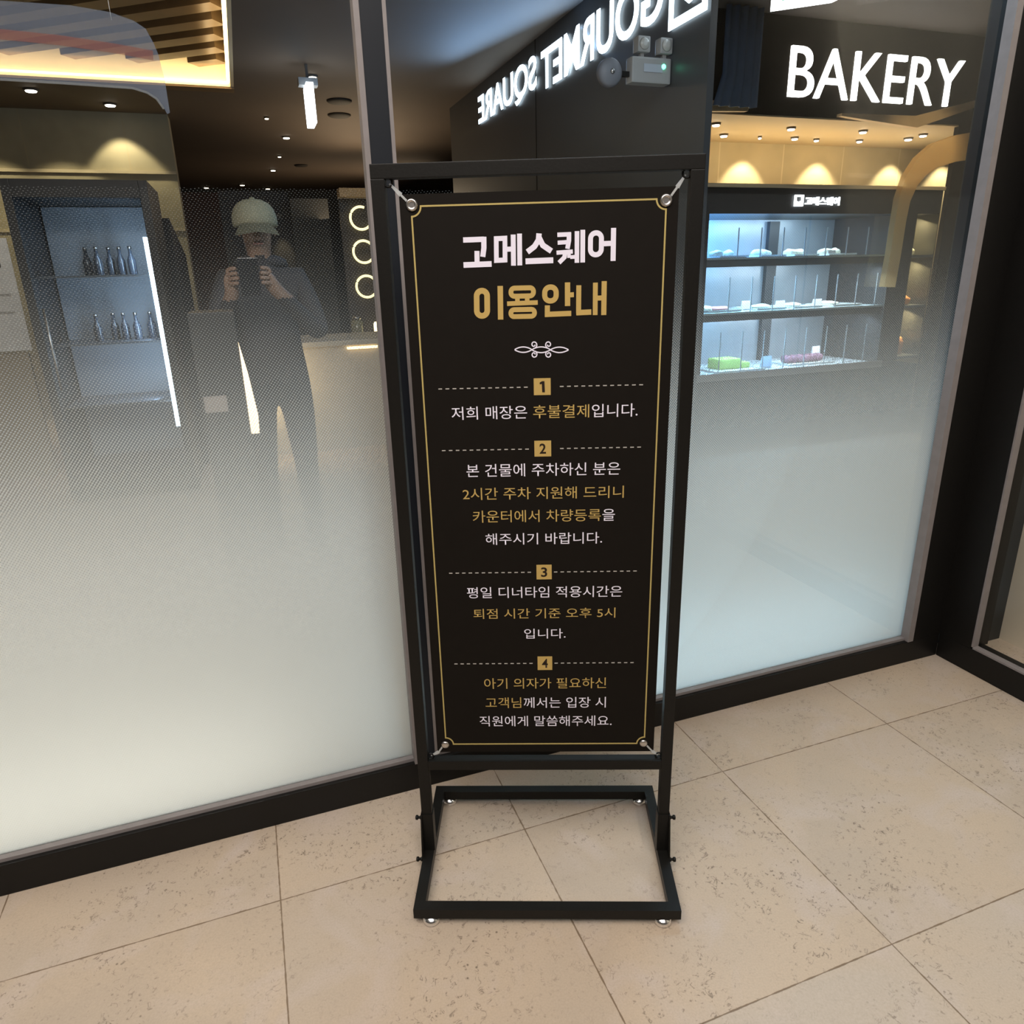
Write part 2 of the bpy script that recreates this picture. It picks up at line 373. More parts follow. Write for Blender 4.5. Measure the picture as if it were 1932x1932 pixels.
# ================================================================== BANNER STAND
XS, YS, PHI, HW, T = .5284, -.3726, -.3757, .300, .025
ZT, ZB0, ZB1, ZF, BA, BB = 1.588, .2795, .3040, .0178, .1897, .2186
st = thing('banner_stand', 'black metal banner stand with a printed guide board in front of the glass', 'sign stand', (XS, YS, 0), PHI)
h = T/2
for s in (-1, 1):
    x0, x1 = (-HW, -HW+T) if s < 0 else (HW-T, HW)
    box('post', (x0, x1, -h, h, ZF+T, ZT-T), black_metal, st, .0015)
    # socket of the base that takes the post, with its gusset
    b = MB(); b.prism([(-.040, ZF+T), (.036, ZF+T), (.017, .150), (-.017, .150)], 'x', x0-.0022 if s < 0 else x1-.001, x0+.001 if s < 0 else x1+.0022)
    b.box(x0-.002, x1+.002, -h-.002, h+.002, ZF+T, .150)
    so = b.build('post_socket', black_metal, st)
    for (zz, yy) in ((.130, 0.), (.030, -.030)):
        xo = x0-.003 if s < 0 else x1+.003
        b = MB(); b.lathe([(.0055, 0), (.0055, .003), (.0035, .004), (.0035, .008), (.0058, .009), (.0058, .014), (.004, .015)], seg=14, ax='x')
        k = b.build('clamp_knob', black_metal, st); k.location = (xo+(.003 if s > 0 else -.003)*0, yy, zz)
        if s < 0: k.rotation_euler = (0, 0, PI)
box('top_rail', (-HW, HW, -h, h, ZT-T, ZT), black_metal, st, .0015)
box('cross_rail', (-HW+T, HW-T, -h, h, ZB0, ZB1), black_metal, st, .0015)
b = MB(); b.box(-HW, HW, -BA, -BA+T, ZF, ZF+T); b.box(-HW, HW, BB-T, BB, ZF, ZF+T)
b.box(-HW, -HW+T, -BA+T, BB-T, ZF, ZF+T); b.box(HW-T, HW, -BA+T, BB-T, ZF, ZF+T)
b.build('base_frame', black_metal, st)
ft = None
for (sx, sy) in ((-1, -BA+.0125), (1, -BA+.0125), (-1, BB-.0125), (1, BB-.0125)):
    loc = (sx*(HW-.038), sy, 0)
    if ft is None:
        b = MB(); b.lathe([(.0185, .0), (.0200, .002), (.0200, .006), (.0188, .010), (.0160, .0135), (.0105, .0165), (.0085, .0177)], seg=32)
        ft = b.build('foot', chrome, st); ft.location = loc; part(ft, 'chrome levelling foot')
        b = MB(); b.lathe([(.0170, 0.), (.0170, .001)], seg=32); b.build('foot_pad', mat('black_rubber', (.02, .02, .02), .8), ft)
    else:
        copy_part(ft, st, loc)
# board
BU0, BU1, BZ0, BZ1 = -.2522, .2577, .3215, 1.5375
bd = box('sign_board', (BU0, BU1, .0005, .0035, BZ0, BZ1), board_black, st); part(bd, 'black printed board with white and gold Korean notices')
EY = -.0002   # printed layer
# gold border with scooped corners
u0, u1, z0, z1, r = -.2308, .2353, .3438, 1.5168, .0175
pts = []
def arc(cx, cz, a0, a1, n=8):
    for k in range(n+1):
        t = math.radians(a0+(a1-a0)*k/n); pts.append((cx+r*math.cos(t)*1.0, cz+r*math.sin(t)))
arc(u0, z1, -90, 0); arc(u1, z1, 180, 270); arc(u1, z0, 90, 180); arc(u0, z0, 0, 90)
MB().stroke(pts, .0030, EY, .001, closed=True).build('printed_border', ink_border, bd)
# titles, drawn stroke by stroke
HQ = ((-.1394, 1.4702), (.1468, 1.4705), (.1473, 1.3095), (-.1443, 1.3103))
QX0, QX1, QY0, QY1 = 560, 1415, 460, 940
def q(p):
    s = (p[0]-QX0)/(QX1-QX0); t = (p[1]-QY0)/(QY1-QY0)
    top = [HQ[0][i]*(1-s)+HQ[1][i]*s for i in (0, 1)]; bot = [HQ[3][i]*(1-s)+HQ[2][i]*s for i in (0, 1)]
    return (top[0]*(1-t)+bot[0]*t, top[1]*(1-t)+bot[1]*t)
KX = .2862/855
def rr(x0, y0, x1, y1, rad, n=7):
    out = []
    for cx, cy, a0 in ((x1-rad, y0+rad, -90), (x1-rad, y1-rad, 0), (x0+rad, y1-rad, 90), (x0+rad, y0+rad, 180)):
        for k in range(n+1):
            t = math.radians(a0+90*k/n); out.append((cx+rad*math.cos(t), cy+rad*math.sin(t)))
    return out
def title(name, strokes, m):
    b = MB()
    for i, (pp, w, cl) in enumerate(strokes):
        b.stroke([q(p) for p in pp], w*KX, EY-.00002*(i % 7), .001, closed=cl)
    return b.build(name, m, bd)
go = [([(566, 501), (681, 500)], 28, 0), ([(681, 487), (681, 545), (674, 592)], 29, 0), ([(642, 560), (642, 632)], 28, 0), ([(566, 633), (723, 631)], 30, 0)]
me_ = [([(750, 499), (798, 498), (798, 612), (750, 613)], 26, 1), ([(798, 556), (836, 555)], 26, 0), ([(844, 480), (845, 643)], 27, 0), ([(879, 476), (880, 643)], 27, 0)]
seu = [([(987, 478), (984, 512), (962, 545), (922, 573)], 30, 0), ([(987, 500), (1008, 540), (1056, 572)], 30, 0), ([(912, 622), (1066, 620)], 31, 0)]
que = [([(1088, 488), (1164, 487)], 23, 0), ([(1152, 478), (1152, 520), (1144, 562)], 25, 0), ([(1090, 529), (1150, 527)], 22, 0), ([(1084, 581), (1174, 577)], 22, 0), ([(1132, 580), (1128, 606), (1098, 634)], 24, 0), ([(1152, 580), (1154, 610)], 20, 0), ([(1160, 606), (1190, 605)], 20, 0), ([(1196, 472), (1197, 637)], 25, 0), ([(1228, 466), (1229, 636)], 26, 0)]
eo = [(rr(1271, 484, 1331, 597, 29), 27, 1), ([(1335, 541), (1390, 540)], 27, 0), ([(1397, 461), (1397, 632)], 28, 0)]
title('heading_text', go+me_+seu+que+eo, ink_white)
yi = [(rr(637, 774, 696, 912, 29), 32, 1), ([(770, 750), (771, 935)], 31, 0)]
yong = [(rr(830, 764, 956, 808, 20), 27, 1), ([(866, 808), (866, 846)], 26, 0), ([(921, 807), (921, 845)], 26, 0), ([(808, 848), (980, 845)], 25, 0), (rr(829, 882, 962, 920, 18), 27, 1)]
an = [(rr(1019, 763, 1083, 838, 30), 29, 1), ([(1146, 740), (1147, 868)], 30, 0), ([(1150, 808), (1182, 807)], 27, 0), ([(1034, 862), (1034, 925)], 29, 0), ([(1020, 912), (1168, 909)], 29, 0)]
nae = [([(1209, 757), (1209, 908)], 28, 0), ([(1196, 906), (1280, 904)], 30, 0), ([(1301, 745), (1302, 921)], 27, 0), ([(1310, 829), (1342, 828)], 27, 0), ([(1350, 738), (1350, 922)], 29, 0)]
title('heading_text', yi+yong+an+nae, ink_gold)
# ornament
OQ = ((-.0474, 1.2729), (.0582, 1.2734), (.0585, 1.2381), (-.0479, 1.2378))
def oq(x, y):
    return (-.0476+(x-565)/835*.1060, 1.2732-(y-340+.018*(x-565))/276*.0375)
b = MB(); w = 17*.1060/835
def lens(xa, xb, yc, amp):
    up_ = [(xa+(xb-xa)*k/14, yc-amp*math.sin(PI*k/14)**.8) for k in range(15)]; dn = [(xa+(xb-xa)*k/14, yc+amp*math.sin(PI*k/14)**.8) for k in range(15)]
    for i, L_ in enumerate((up_, dn)): b.stroke([oq(*p) for p in L_], w, EY-.00002*i, .001)
lens(572, 836, 478, 38); lens(1120, 1396, 482, 38); lens(836, 1120, 480, 40)
def scroll(cx, cy, sx, sy):
    P = []
    for k in range(25):
        t = k/24; a = math.radians(-70+430*t); rad = 50-34*t
        P.append((cx+sx*rad*math.cos(a)*-1*-1, cy+sy*rad*math.sin(a)))
    b.stroke([oq(*p) for p in P], w, EY-.00006, .001)
for cx, sx in ((868, 1), (1092, -1)):
    scroll(cx, 408, sx, -1); scroll(cx, 546, sx, 1)
b.build('printed_ornament', ink_white, bd)
# numbered notices
GOLD, WHITE = 1, 0
inks = [ink_white, ink_gold]
lines = [([('저희 매장은 ', 0), ('후불결제', 1), ('입니다.', 0)], (-.1765, .1954, 1.1183, 1.1450)),
         ([('본 건물에 주차하신 분은', 0)], (-.1520, .1635, .9982, 1.0255)),
         ([('2시간 주차 지원해 드리니', 1)], (-.1620, .1722, .9485, .9748)),
         ([('카운터에서 차량등록', 1), ('을', 0)], (-.1432, .1548, .8981, .9250)),
         ([('해주시기 바랍니다.', 0)], (-.1182, .1290, .8475, .8735)),
         ([('평일 디너타임 적용시간은', 0)], (-.1635, .1744, .7226, .7492)),
         ([('퇴점 시간 기준 오후 5시', 1)], (-.1516, .1607, .6723, .6970)),
         ([('입니다.', 0)], (-.0402, .0516, .6222, .6468)),
         ([('아기 의자가 필요하신', 1)], (-.1343, .1434, .4938, .5216)),
         ([('고객님', 1), ('께서는 입장 시', 0)], (-.1332, .1437, .4424, .4708)),
         ([('직원에게 말씀해주세요.', 0)], (-.1486, .1580, .3928, .4210))]
for segs, rect in lines:
    text_mesh('notice_text', segs, rect, EY, inks, bd, bold=.001)
for num, (u0, u1, z0, z1), dz in (('1', (-.0106, .0228, 1.1650, 1.1982), 1.1812), ('2', (-.0113, .0228, 1.0396, 1.0725), 1.0555), ('3', (-.0108, .0219, .7660, .8000), .7829), ('4', (-.0115, .0215, .5422, .5766), .5593)):
    sq = box('number_square', (u0, u1, EY, .001, z0, z1), ink_gold, bd)
    c = (u0+u1)/2; wd = .0036 if num == '1' else .0066
    if num == '1':
        b = MB(); b.prism([(c+.0052, z0+.0055), (c+.0044, z1-.0058), (c-.0002, z1-.0058), (c-.0052, z1-.0085), (c-.0046, z1-.0122), (c-.0008, z1-.0108), (c-.0002, z0+.0055)], 'y', EY-.0004, EY-.0002); b.build('numeral', ink_dark, sq)
    else:
        text_mesh('numeral', [(num, 0)], (c-wd, c+wd, z0+.0058, z1-.0058), EY-.0002, [ink_dark], sq, bold=.02)
    for lo, hi in ((-.21, u0-.012), (u1+.0045, .2085)):
        b = MB()
        for k in range(30):
            a = -.2002+k*.01418
            if lo < a < hi: b.box(a, a+.0074, EY, .001, dz-.0010, dz+.0010)
        o = b.build('dashed_line', ink_dash, bd); o['kind'] = 'stuff'
# eyelets and clear straps
gr = None
for (gu, gz) in ((-.2295, 1.5193), (.2350, 1.5145), (-.2328, .3426), (.2334, .3446)):
    b = MB(); prof = [(.0052, -.0018), (.0066, -.0046), (.0090, -.0048), (.0112, -.0022), (.0116, .0006)]
    if gz < 1: prof = [(.0006, -.0046), (.0060, -.0044), (.0090, -.0030), (.0104, .0006)]
    b.lathe(prof, (gu, 0, gz), 28, 'y'); e = b.build('eyelet', steel, bd); part(e, 'silver eyelet')
    sx = -1 if gu < 0 else 1; sz = 1 if gz > 1 else -1
    cx, cz = (-HW+T+.003)*1 if sx < 0 else HW-T-.003, (ZT-T-.003) if sz > 0 else ZB1+.004
    b = MB(); x0, zz0 = gu+sx*.014, gz+sz*.010
    ex, ez = (BU0+.004, BZ1-.001) if (sx < 0 and sz > 0) else (BU1-.004, BZ1-.002) if sz > 0 else (BU0+.003, BZ0+.001) if sx < 0 else (BU1-.003, BZ0+.001)
    b.stroke([(gu+sx*.006, gz+sz*.004), (ex, ez)], .004, -.0012, -.0004); b.stroke([(ex, ez), (cx-sx*.004, cz-sz*.004)], [.008, .003], -.001, .001)
    part(b.build('strap', clear_strap, st), 'clear plastic strap')
    b = MB(); ring = [(cx+.0075*math.cos(2*PI*k/16)-sx*.002, 0, cz+.0075*math.sin(2*PI*k/16)-sz*.002) for k in range(16)]
    b.tube(ring, .0022, 8, closed=True); b.build('hook_ring', black_metal, st)

# ================================================================== SHOP: LEFT SIDE
# slatted light coffer in the ceiling
sl = thing('slatted_ceiling_light', 'wide ceiling coffer with diagonal brown slats over a warm glowing cove', 'ceiling light', (0, 0, ZC))
wood = mat('brown_slat_wood', (.16, .105, .055), .55, noise=.25, nscale=12)
cove = mat('cream_cove_paint', (.85, .74, .52), .6)
b = MB(); H = .42
b.box(CX1, CX1+.029, CY0, CY1+.029, .0, H); b.box(CX0, CX1, CY1, CY1+.029, .0, H); b.box(CX0-.029, CX0, CY0, CY1, .0, H); b.box(CX0, CX1, CY0-.029, CY0, .0, H)
b.build('cove_wall', cove, sl)
box('coffer_top', (CX0-.03, CX1+.03, CY0-.03, CY1+.03, H, H+.03), mat('dark_coffer_top', (.05, .035, .022), .8), sl)
box('rim', (CX0, CX1+.03, CY1+.004, CY1+.16, -.015, -.001), mat('tan_rim', (.20, .13, .07), .6), sl)
b = MB(); b.box(CX0+.05, CX1-.01, CY1-.025, CY1-.004, .022, .034); b.box(CX1-.025, CX1-.004, CY0+.05, CY1-.03, .022, .034)
part(b.build('light_strip', emis('warm_cove_led', (1, .72, .34), 9.0), sl), 'warm light strip')
b = MB(); dv = Vector((.81, -.59)); nv = Vector((.59, .81))
for k in range(-6, 11):
    e0 = Vector((-.60+.47*k, CY1-.10))
    # far end of each slat is cut square a little before the cove wall; clip the run to the coffer
    t1 = min((CX1-.045-e0.x)/dv.x, (e0.y-CY0-.05)/.59)
    t0 = max(0, (CX0+.05-e0.x)/dv.x)
    if t1-t0 < .2:
        continue
    a, c = e0+dv*t0, e0+dv*t1; wv = nv*.072
    b.prism([(a.x-wv.x, a.y-wv.y), (c.x-wv.x, c.y-wv.y), (c.x+wv.x, c.y+wv.y), (a.x+wv.x, a.y+wv.y)], 'z', .13, .24)
b.build('slats', wood, sl)
area('coffer_glow', (-1.5, CY1-.12, ZC+.05), (-1.5, CY1, ZC+.2), 3.2, .05, 6.5, (1, .74, .40))
area('coffer_glow_side', (CX1-.12, 3.8, ZC+.05), (CX1, 3.8, ZC+.2), 4.0, .05, 4.0, (1, .76, .42))

# recessed downlights
trim_m = mat('downlight_trim', (.10, .09, .08), .5); hot = emis('downlight_lamp', (1, .92, .78), 14.); dim = emis('small_downlight_lamp', (1, .85, .62), 5.)
dl_mesh = None
def downlight(x, y, z, r, label, m=hot, grp='recessed downlights in the brown ceiling'):
    t = thing('downlight', label, 'ceiling lamp', (x, y, z), 0, grp)
    b = MB(); b.lathe([(r*1.35, 0), (r*1.35, -.012), (r*1.05, -.014)], seg=24); b.build('trim_ring', trim_m, t)
    b = MB(); b.lathe([(r, -.0145), (r*.9, -.022)], seg=24); b.build('lamp', m, t)
    return t
DL = [(-1.49, 6.35, .045, 'bright downlight in front of the tiled wall, at the far left', hot), (-.94, 6.81, .045, 'bright downlight in front of the tiled wall, nearer its right end', hot),
      (.80, 5.33, .032, 'bright downlight just above the hanging white lit sign', hot), (.49, 7.13, .02, 'small dim downlight left of the hanging lit sign', dim),
      (.753, 8.25, .036, 'bright downlight below and left of the hanging lit sign', hot), (.745, 9.75, .022, 'tiny downlight midway between the hanging sign and the back wall', dim),
      (.717, 11.17, .034, 'small downlight in the middle of the dark brown ceiling', hot), (.267, 13.21, .04, 'left one of two small downlights close to the back wall', dim),
      (.724, 13.75, .04, 'right one of two small downlights close to the back wall', dim), (-.358, 13.7, .04, 'faint downlight above the red-brown partition', dim)]
for x, y, r, lab, m in DL: downlight(x, y, ZC, r, lab, m)
for x, y in ((-1.49, 6.62), (-.94, 6.92), (-2.1, 6.62)):
    spot('tile_wall_spot', (x, y, ZC-.04), (x, y+.33, ZC-1.2), 26, (1, .84, .52), 78, .35)
for x, y, pw in ((.8, 5.33, 10), (.75, 8.25, 10), (.717, 11.17, 14)):
    spot('downlight_beam', (x, y, ZC-.04), (x, y, 0), pw, WARM, 80, .6)
for x, y, r, lab in ((1.13, 6.2, .12, 'round dark ceiling speaker nearest the mullion'), (1.21, 6.85, .12, 'round dark ceiling speaker further back beside the mullion'), (1.1, 10.6, .1, 'small dark ceiling speaker far back')):
    b = MB(); b.lathe([(r, 0), (r, -.008), (r*.86, -.02), (.01, -.024)], seg=32); o = b.build('ceiling_speaker', mat('dark_grille', (.02, .016, .012), .7)); o.location = (x, y, ZC); tag(o, lab, 'speaker', 'round ceiling speakers')
b = MB(); b.lathe([(.07, 0), (.07, -.03), (.055, -.045), (.02, -.05)], seg=24); o = b.build('smoke_detector', mat('grey_plastic', (.42, .42, .44), .5)); o.location = (.96, 3.35, ZC)
tag(o, 'small round smoke detector on the bluish ceiling right of the mullion', 'smoke detector')

# hanging lit sign seen from its edge
hs = thing('hanging_sign', 'white glowing sign box hanging from the brown ceiling, seen edge-on', 'sign', (.72, 5.0, ZC))
box('mount', (-.075, .075, -.05, .05, -.155, -.10), mat('grey_mount', (.20, .21, .22), .4), hs, .004)
box('light_box', (-.03, .026, -.16, .10, -.44, -.155), emis('white_sign_light', (.86, .94, 1), 5.0), hs, .004)
box('stem', (-.01, .01, -.01, .01, -.10, 0), trim_m, hs)

# rounded bluish reflection in the glass, modelled as a translucent hanging sheet
pb = thing('rounded_reflection', 'rounded blue-grey reflection with a red stripe, modelled as a translucent hanging sheet', 'screen', (0, 1.5, 0))
outl = [(-1.2, 2.26), (-.62, 2.29), (-.42, 2.293), (-.30, 2.282), (-.23, 2.262), (-.195, 2.24), (-.178, 2.20), (-.168, 2.165), (-.160, 2.085), (-.160, 1.98), (-.170, 1.975), (-.180, 2.0), (-.197, 2.022), (-.225, 2.040), (-.27, 2.052), (-.47, 2.056), (-.68, 2.058), (-1.2, 2.06)]
b = MB(); b.prism(outl, 'y', -.004, .004); b.build('sheet', see_through('blue_grey_reflection', (.36, .40, .50), .30), pb)
b = MB(); b.stroke([(-1.2, 2.20), (-.645, 2.192), (-.47, 2.186), (-.30, 2.172), (-.185, 2.158)], .030, -.008, -.005); part(b.build('stripe', see_through('red_reflection', (.50, .20, .16), .34), pb), 'red stripe')
b = MB(); b.stroke([(-1.2, 2.06), (-.68, 2.058), (-.47, 2.056), (-.27, 2.052), (-.225, 2.040), (-.197, 2.022), (-.178, 1.99)], .007, -.009, -.005); b.build('edge_lip', see_through('grey_edge', (.40, .40, .40), .45), pb)
for xx in (-1.0, -.30):
    MB().tube([(xx, 0, 2.26), (xx, 0, ZC)], .0012, 6).build('cable', steel, pb)

# dark display fridge with an LED strip
fr = thing('display_fridge', 'black upright display fridge with a cold white light strip', 'fridge', (0, 3.6, 0))
fk = mat('fridge_black', (.020, .020, .021), .45); fin = mat('fridge_grey_lining', (.24, .26, .29), .4, noise=.1, nscale=6)
FX0, FX1, FT = -1.245, -.462, 1.985
b = MB(); b.box(FX0, FX0+.05, 0, .7, 0, FT); b.box(FX1-.05, FX1, 0, .7, 0, FT); b.box(FX0+.05, FX1-.05, 0, .7, 1.885, FT); b.box(FX0+.05, FX1-.05, 0, .7, 0, .18); b.box(FX0+.05, FX1-.05, .66, .7, .18, 1.885)
b.build('cabinet', fk, fr, .003)
b = MB(); b.box(FX0+.06, FX1-.06, .62, .655, .18, 1.88); b.build('back_panel', fin, fr)
sb = []
for zz in (1.44, 1.02, .62):
    b = MB(); b.box(FX0+.055, FX1-.06, .12, .60, zz-.012, zz); o = b.build('shelf', mat('smoky_shelf', (.12, .13, .15), .3), fr)
part(box('light_strip', (FX1-.078, FX1-.054, .03, .055, .45, 1.66), emis('cold_led', (.62, .85, 1), 10.), fr), 'cold white light strip')
b = MB(); b.box(FX0+.052, FX1-.052, .010, .014, .19, 1.88); b.build('glass_door', case_glass, fr)
MB().tube([(FX0+.085, -.02, .75), (FX0+.085, -.02, 1.25)], .008, 8).build('door_handle', steel, fr)
area('fridge_glow', (-.60, 3.75, 1.15), (-1.0, 4.1, 1.2), .03, 1.2, 6.5, (.55, .76, 1.0))
bm_ = mat('bottle_glass', (.06, .07, .09), .15); 
BT = [(-.66, 1.44), (-.73, 1.44), (-.80, 1.44), (-.86, 1.44), (-.93, 1.44), (-.62, 1.02), (-.70, 1.02), (-.78, 1.02), (-.85, 1.02), (-.94, 1.02)]
bt = None
ordn = ['rightmost', 'second from the right', 'middle', 'second from the left', 'leftmost']
for i, (x, zz) in enumerate(BT):
    lab = 'small dark glass bottle, %s on the fridge\'s %s shelf' % (ordn[i % 5], 'upper' if zz > 1.2 else 'middle')
    t = thing('bottle', lab, 'bottle', (x, 3.6+.30+.05*(i % 3), zz), 0, 'bottles in the display fridge')
    b = MB(); b.lathe([(.024, 0), (.026, .005), (.026, .09), (.012, .125), (.010, .16)], seg=14); b.build('glass_body', bm_, t)
    b = MB(); b.lathe([(.0115, .16), (.0115, .178)], seg=12); b.build('cap', steel, t)
# sloping dark side counter behind the fridge
b = MB(); b.prism([(4.34, 0), (5.6, 0), (5.6, 1.60), (4.34, 1.82)], 'x', -.50, -.42); o = b.build('side_screen', mat('dark_screen', (.022, .020, .022), .6)); tag(o, 'dark screen with a sloping top behind the black fridge', 'screen')
# menu poster at the far left
mp = thing('menu_board', 'white printed menu sheet on a lit stand at the left edge', 'menu board', (-1.66, 4.5, 0))
box('stand', (-.35, .14, .0, .04, 0, .92), mat('brass_stand', (.30, .24, .14), .4), mp)
box('sheet', (-.33, .17, .0, .006, .94, 1.705), mat('paper_white', (.72, .72, .70), .6, noise=.2, nscale=9), mp)
text_mesh('printed_text', [('MENU', 0)], (-.20, .10, 1.5, 1.56), -.001, [ink_dark], mp)
MB().box(-.3, .12, -.001, .001, 1.20, 1.215).box(-.3, .12, -.001, .001, 1.32, 1.335).build('printed_rule', ink_dash, mp)
spot('menu_lamp', (-1.6, 3.9, 2.6), (-1.6, 4.5, 1.2), 14, NEUT, 60, .6)

# service counter, cabinet and glow
ct = thing('service_counter', 'pale stone service counter with warm light under its edge', 'counter', (0, 4.4, 0))
pale = mat('pale_counter_stone', (.46, .42, .35), .5, noise=.08, nscale=5)
box('front', (.02, 1.15, .0, .7, 0, .86), pale, ct); box('counter_top', (.0, 1.2, -.05, .75, .86, .90), pale, ct, .004)
part(box('light_strip', (.75, 1.0, -.035, -.015, .825, .845), emis('warm_led', (1, .70, .34), 2.5), ct), 'warm light strip')
cb = thing('side_cabinet', 'black pedestal cabinet with a warm light panel on its right side, behind the frosted glass', 'cabinet', (0, 1.2, 0))
box('body', (-.195, -.038, 0, .25, .0, 1.285), mat('cabinet_black', (.014, .013, .013), .5), cb, .003)
box('drawer_front', (-.185, -.105, -.010, -.001, .925, .985), mat('cabinet_grey', (.24, .20, .18), .5), cb)
b = MB(); b.prism([(-.036, 1.175), (-.018, 1.06), (-.002, .90), (-.006, .83), (-.036, .83)], 'y', .0, .02); part(b.build('side_light', emis('amber_glow', (1, .66, .30), 2.2), cb), 'warm light panel on its right side')
area('counter_glow', (.05, 4.15, .6), (.5, 4.4, .3), .1, .5, 4, (1, .75, .42))
# ring lamps and the dark panel that carries them
struct(box('wall_panel', (1.02, 2.15, 6.08, 6.14, 0, 2.12), mat('taupe_panel', (.06, .052, .052), .6)))
va = box('wall_valance', (1.02, 1.36, 5.98, 6.16, 2.125, 2.205), mat('lit_oak', (.55, .38, .20), .5, noise=.2, nscale=9)); tag(va, 'warm lit wood valance above the ring lamps', 'valance')
spot('valance_spot', (1.15, 5.4, 2.9), (1.15, 6.0, 2.15), 5, (1, .74, .42), 40, .5)
struct(box('wall_grey', (.62, 1.02, 7.0, 7.1, 0, 2.2), mat('grey_fabric_panel', (.085, .085, .082), .8, noise=.2, nscale=20)))
ring_m = emis('ring_lamp_light', (1, .84, .40), 1.7)
for zc, ga, lab in ((1.935, 50, 'top one'), (1.62, 20, 'middle one'), (1.285, 20, 'bottom one')):
    b = MB(); P = [(1.215+.105*math.cos(math.radians(a)), 0, zc+.105*math.sin(math.radians(a))) for a in range(ga+18, 360-32+(0 if ga < 40 else 8), 8)]
    b.tube(P, .012, 8); t = thing('ring_lamp', lab+' of three glowing open ring lamps beside the mullion', 'wall lamp', (0, 6.03, 0), 0, 'open ring lamps on the taupe panel')
    b.build('light_tube', ring_m, t); box('bracket', (1.10, 1.118, .0, .05, zc-.008, zc+.008), steel, t)
# jars and small lamp on a shelf
sh = box('wall_shelf', (.86, 1.32, 5.80, 6.08, .72, .75), mat('dark_shelf_wood', (.06, .045, .035), .5)); tag(sh, 'dark shelf behind the counter beneath the ring lamps', 'shelf')
j = thing('glass_jar', 'greenish glass storage jar on the shelf behind the counter', 'jar', (1.06, 5.9, .75))
b = MB(); b.lathe([(.055, 0), (.06, .01), (.06, .20), (.045, .22)], seg=20); b.build('jar_body', mat('green_glass', (.35, .34, .22), .15), j); b = MB(); b.lathe([(.05, .22), (.05, .25)], seg=20); b.build('lid', steel, j)
lp = thing('table_lamp', 'small glowing yellow lamp beside the glass jar', 'lamp', (1.26, 5.9, .75))
b = MB(); b.lathe([(.03, 0), (.03, .012), (.012, .016), (.012, .05)], seg=16); b.build('base', steel, lp); b = MB(); b.lathe([(.022, .05), (.03, .07), (.03, .17), (.02, .19)], seg=16); b.build('lamp_shade', emis('yellow_lamp', (1, .82, .42), 3.0), lp)
# red-brown partition and spot on the back wall
struct(box('wall_partition', (-.60, -.11, 9.0, 9.1, 0, 2.45), mat('red_brown_panel', (.17, .085, .06), .6, noise=.2, nscale=5)))
wl = thing('wall_spotlight', 'wall spotlight throwing a warm cone of light onto the dark panel', 'wall lamp', (.49, 7.2, 2.0))
box('housing', (-.03, .03, -.06, .0, -.0, .06), trim_m, wl)
struct(box('wall_dark', (-.1, .62, 7.2, 7.3, 0, 2.29), mat('charcoal_panel', (.055, .052, .056), .7)))
spot('wall_cone', (.49, 7.05, 2.0), (.52, 7.2, 1.4), 5, (1, .80, .45), 44, .5)

# ================================================================== PERSON (reflection of the photographer, modelled as a figure behind the glass)
PX, PY = .10, 2.05
pr = thing('reflected_person', 'reflection of the photographer in a pale cap and dark hoodie, modelled behind the glass', 'reflected_person', (PX, PY, 0))
V, E, R_ = [], [], []
def vx(p, r, par=None):
    V.append(p); R_.append(r); i = len(V)-1
    if par is not None: E.append((par, i))
    return i
pel = vx((0, 0, .93), (.150, .11)); sp1 = vx((0, 0, 1.10), (.145, .105), pel); ch = vx((0, -.01, 1.30), (.165, .115), sp1); nb = vx((0, 0, 1.435), (.085, .075), ch)
nk = vx((0, -.015, 1.49), (.052, .055), nb); hd = vx((0, -.03, 1.555), (.066, .075), nk); h2 = vx((0, -.025, 1.62), (.074, .088), hd); h3 = vx((0, -.01, 1.685), (.052, .06), h2)
hands = []
for s in (-1, 1):
    sh_ = vx((s*.165, 0, 1.385), (.068, .07), ch); el = vx((s*.235, -.09, 1.13), (.048, .05), sh_); wr = vx((s*.10-.04, -.30, 1.33), (.030, .032), el); hn = vx((s*.072-.06, -.335, 1.385), (.024, .034), wr); hands.append((s, hn))
    hp = vx((s*.09, 0, .86), (.088, .095), pel); kn = vx((s*.10, -.015, .49), (.060, .062), hp); an_ = vx((s*.105, .02, .10), (.043, .047), kn); toe = vx((s*.115, -.12, .045), (.045, .038), an_)
for s, hn in hands:
    base = Vector(V[hn])
    for k in range(4):
        a = vx(tuple(base+Vector((s*.012, -.012, .012+.019*(k-1)))), (.010, .010), hn)
        c = vx(tuple(base+Vector((-s*.016, -.034, .014+.020*(k-1)))), (.009, .009), a); vx(tuple(base+Vector((-s*(.034-.004*abs(k-1)), -.030, .014+.020*(k-1)))), (.008, .008), c)
    th = vx(tuple(base+Vector((-s*.012, .018, .02))), (.011, .011), hn); vx(tuple(base+Vector((-s*.034, .016, .034))), (.009, .009), th)
me = bpy.data.meshes.new('body'); me.from_pydata(V, E, [])
bo = bpy.data.objects.new('body', me); COL.objects.link(bo)
sk = bo.modifiers.new('skin', 'SKIN'); sk.use_smooth_shade = True
for i, r in enumerate(R_): me.skin_vertices[0].data[i].radius = r
me.skin_vertices[0].data[0].use_root = True
bo.modifiers.new('sub', 'SUBSURF').levels = 2
dg = bpy.context.evaluated_depsgraph_get(); dg.update()
me2 = bpy.data.meshes.new_from_object(bo.evaluated_get(dg)); bpy.data.objects.remove(bo)
hood = mat('dimmed_hoodie', (.030, .027, .030), .85, noise=.2, nscale=60); jeans = mat('dark_trousers', (.016, .017, .02), .85); skin = mat('skin', (.20, .125, .09), .55); shoe = mat('dark_shoes', (.03, .03, .03), .6)  # skin and hoodie darkened to imitate a dim reflection
me2.materials.clear()
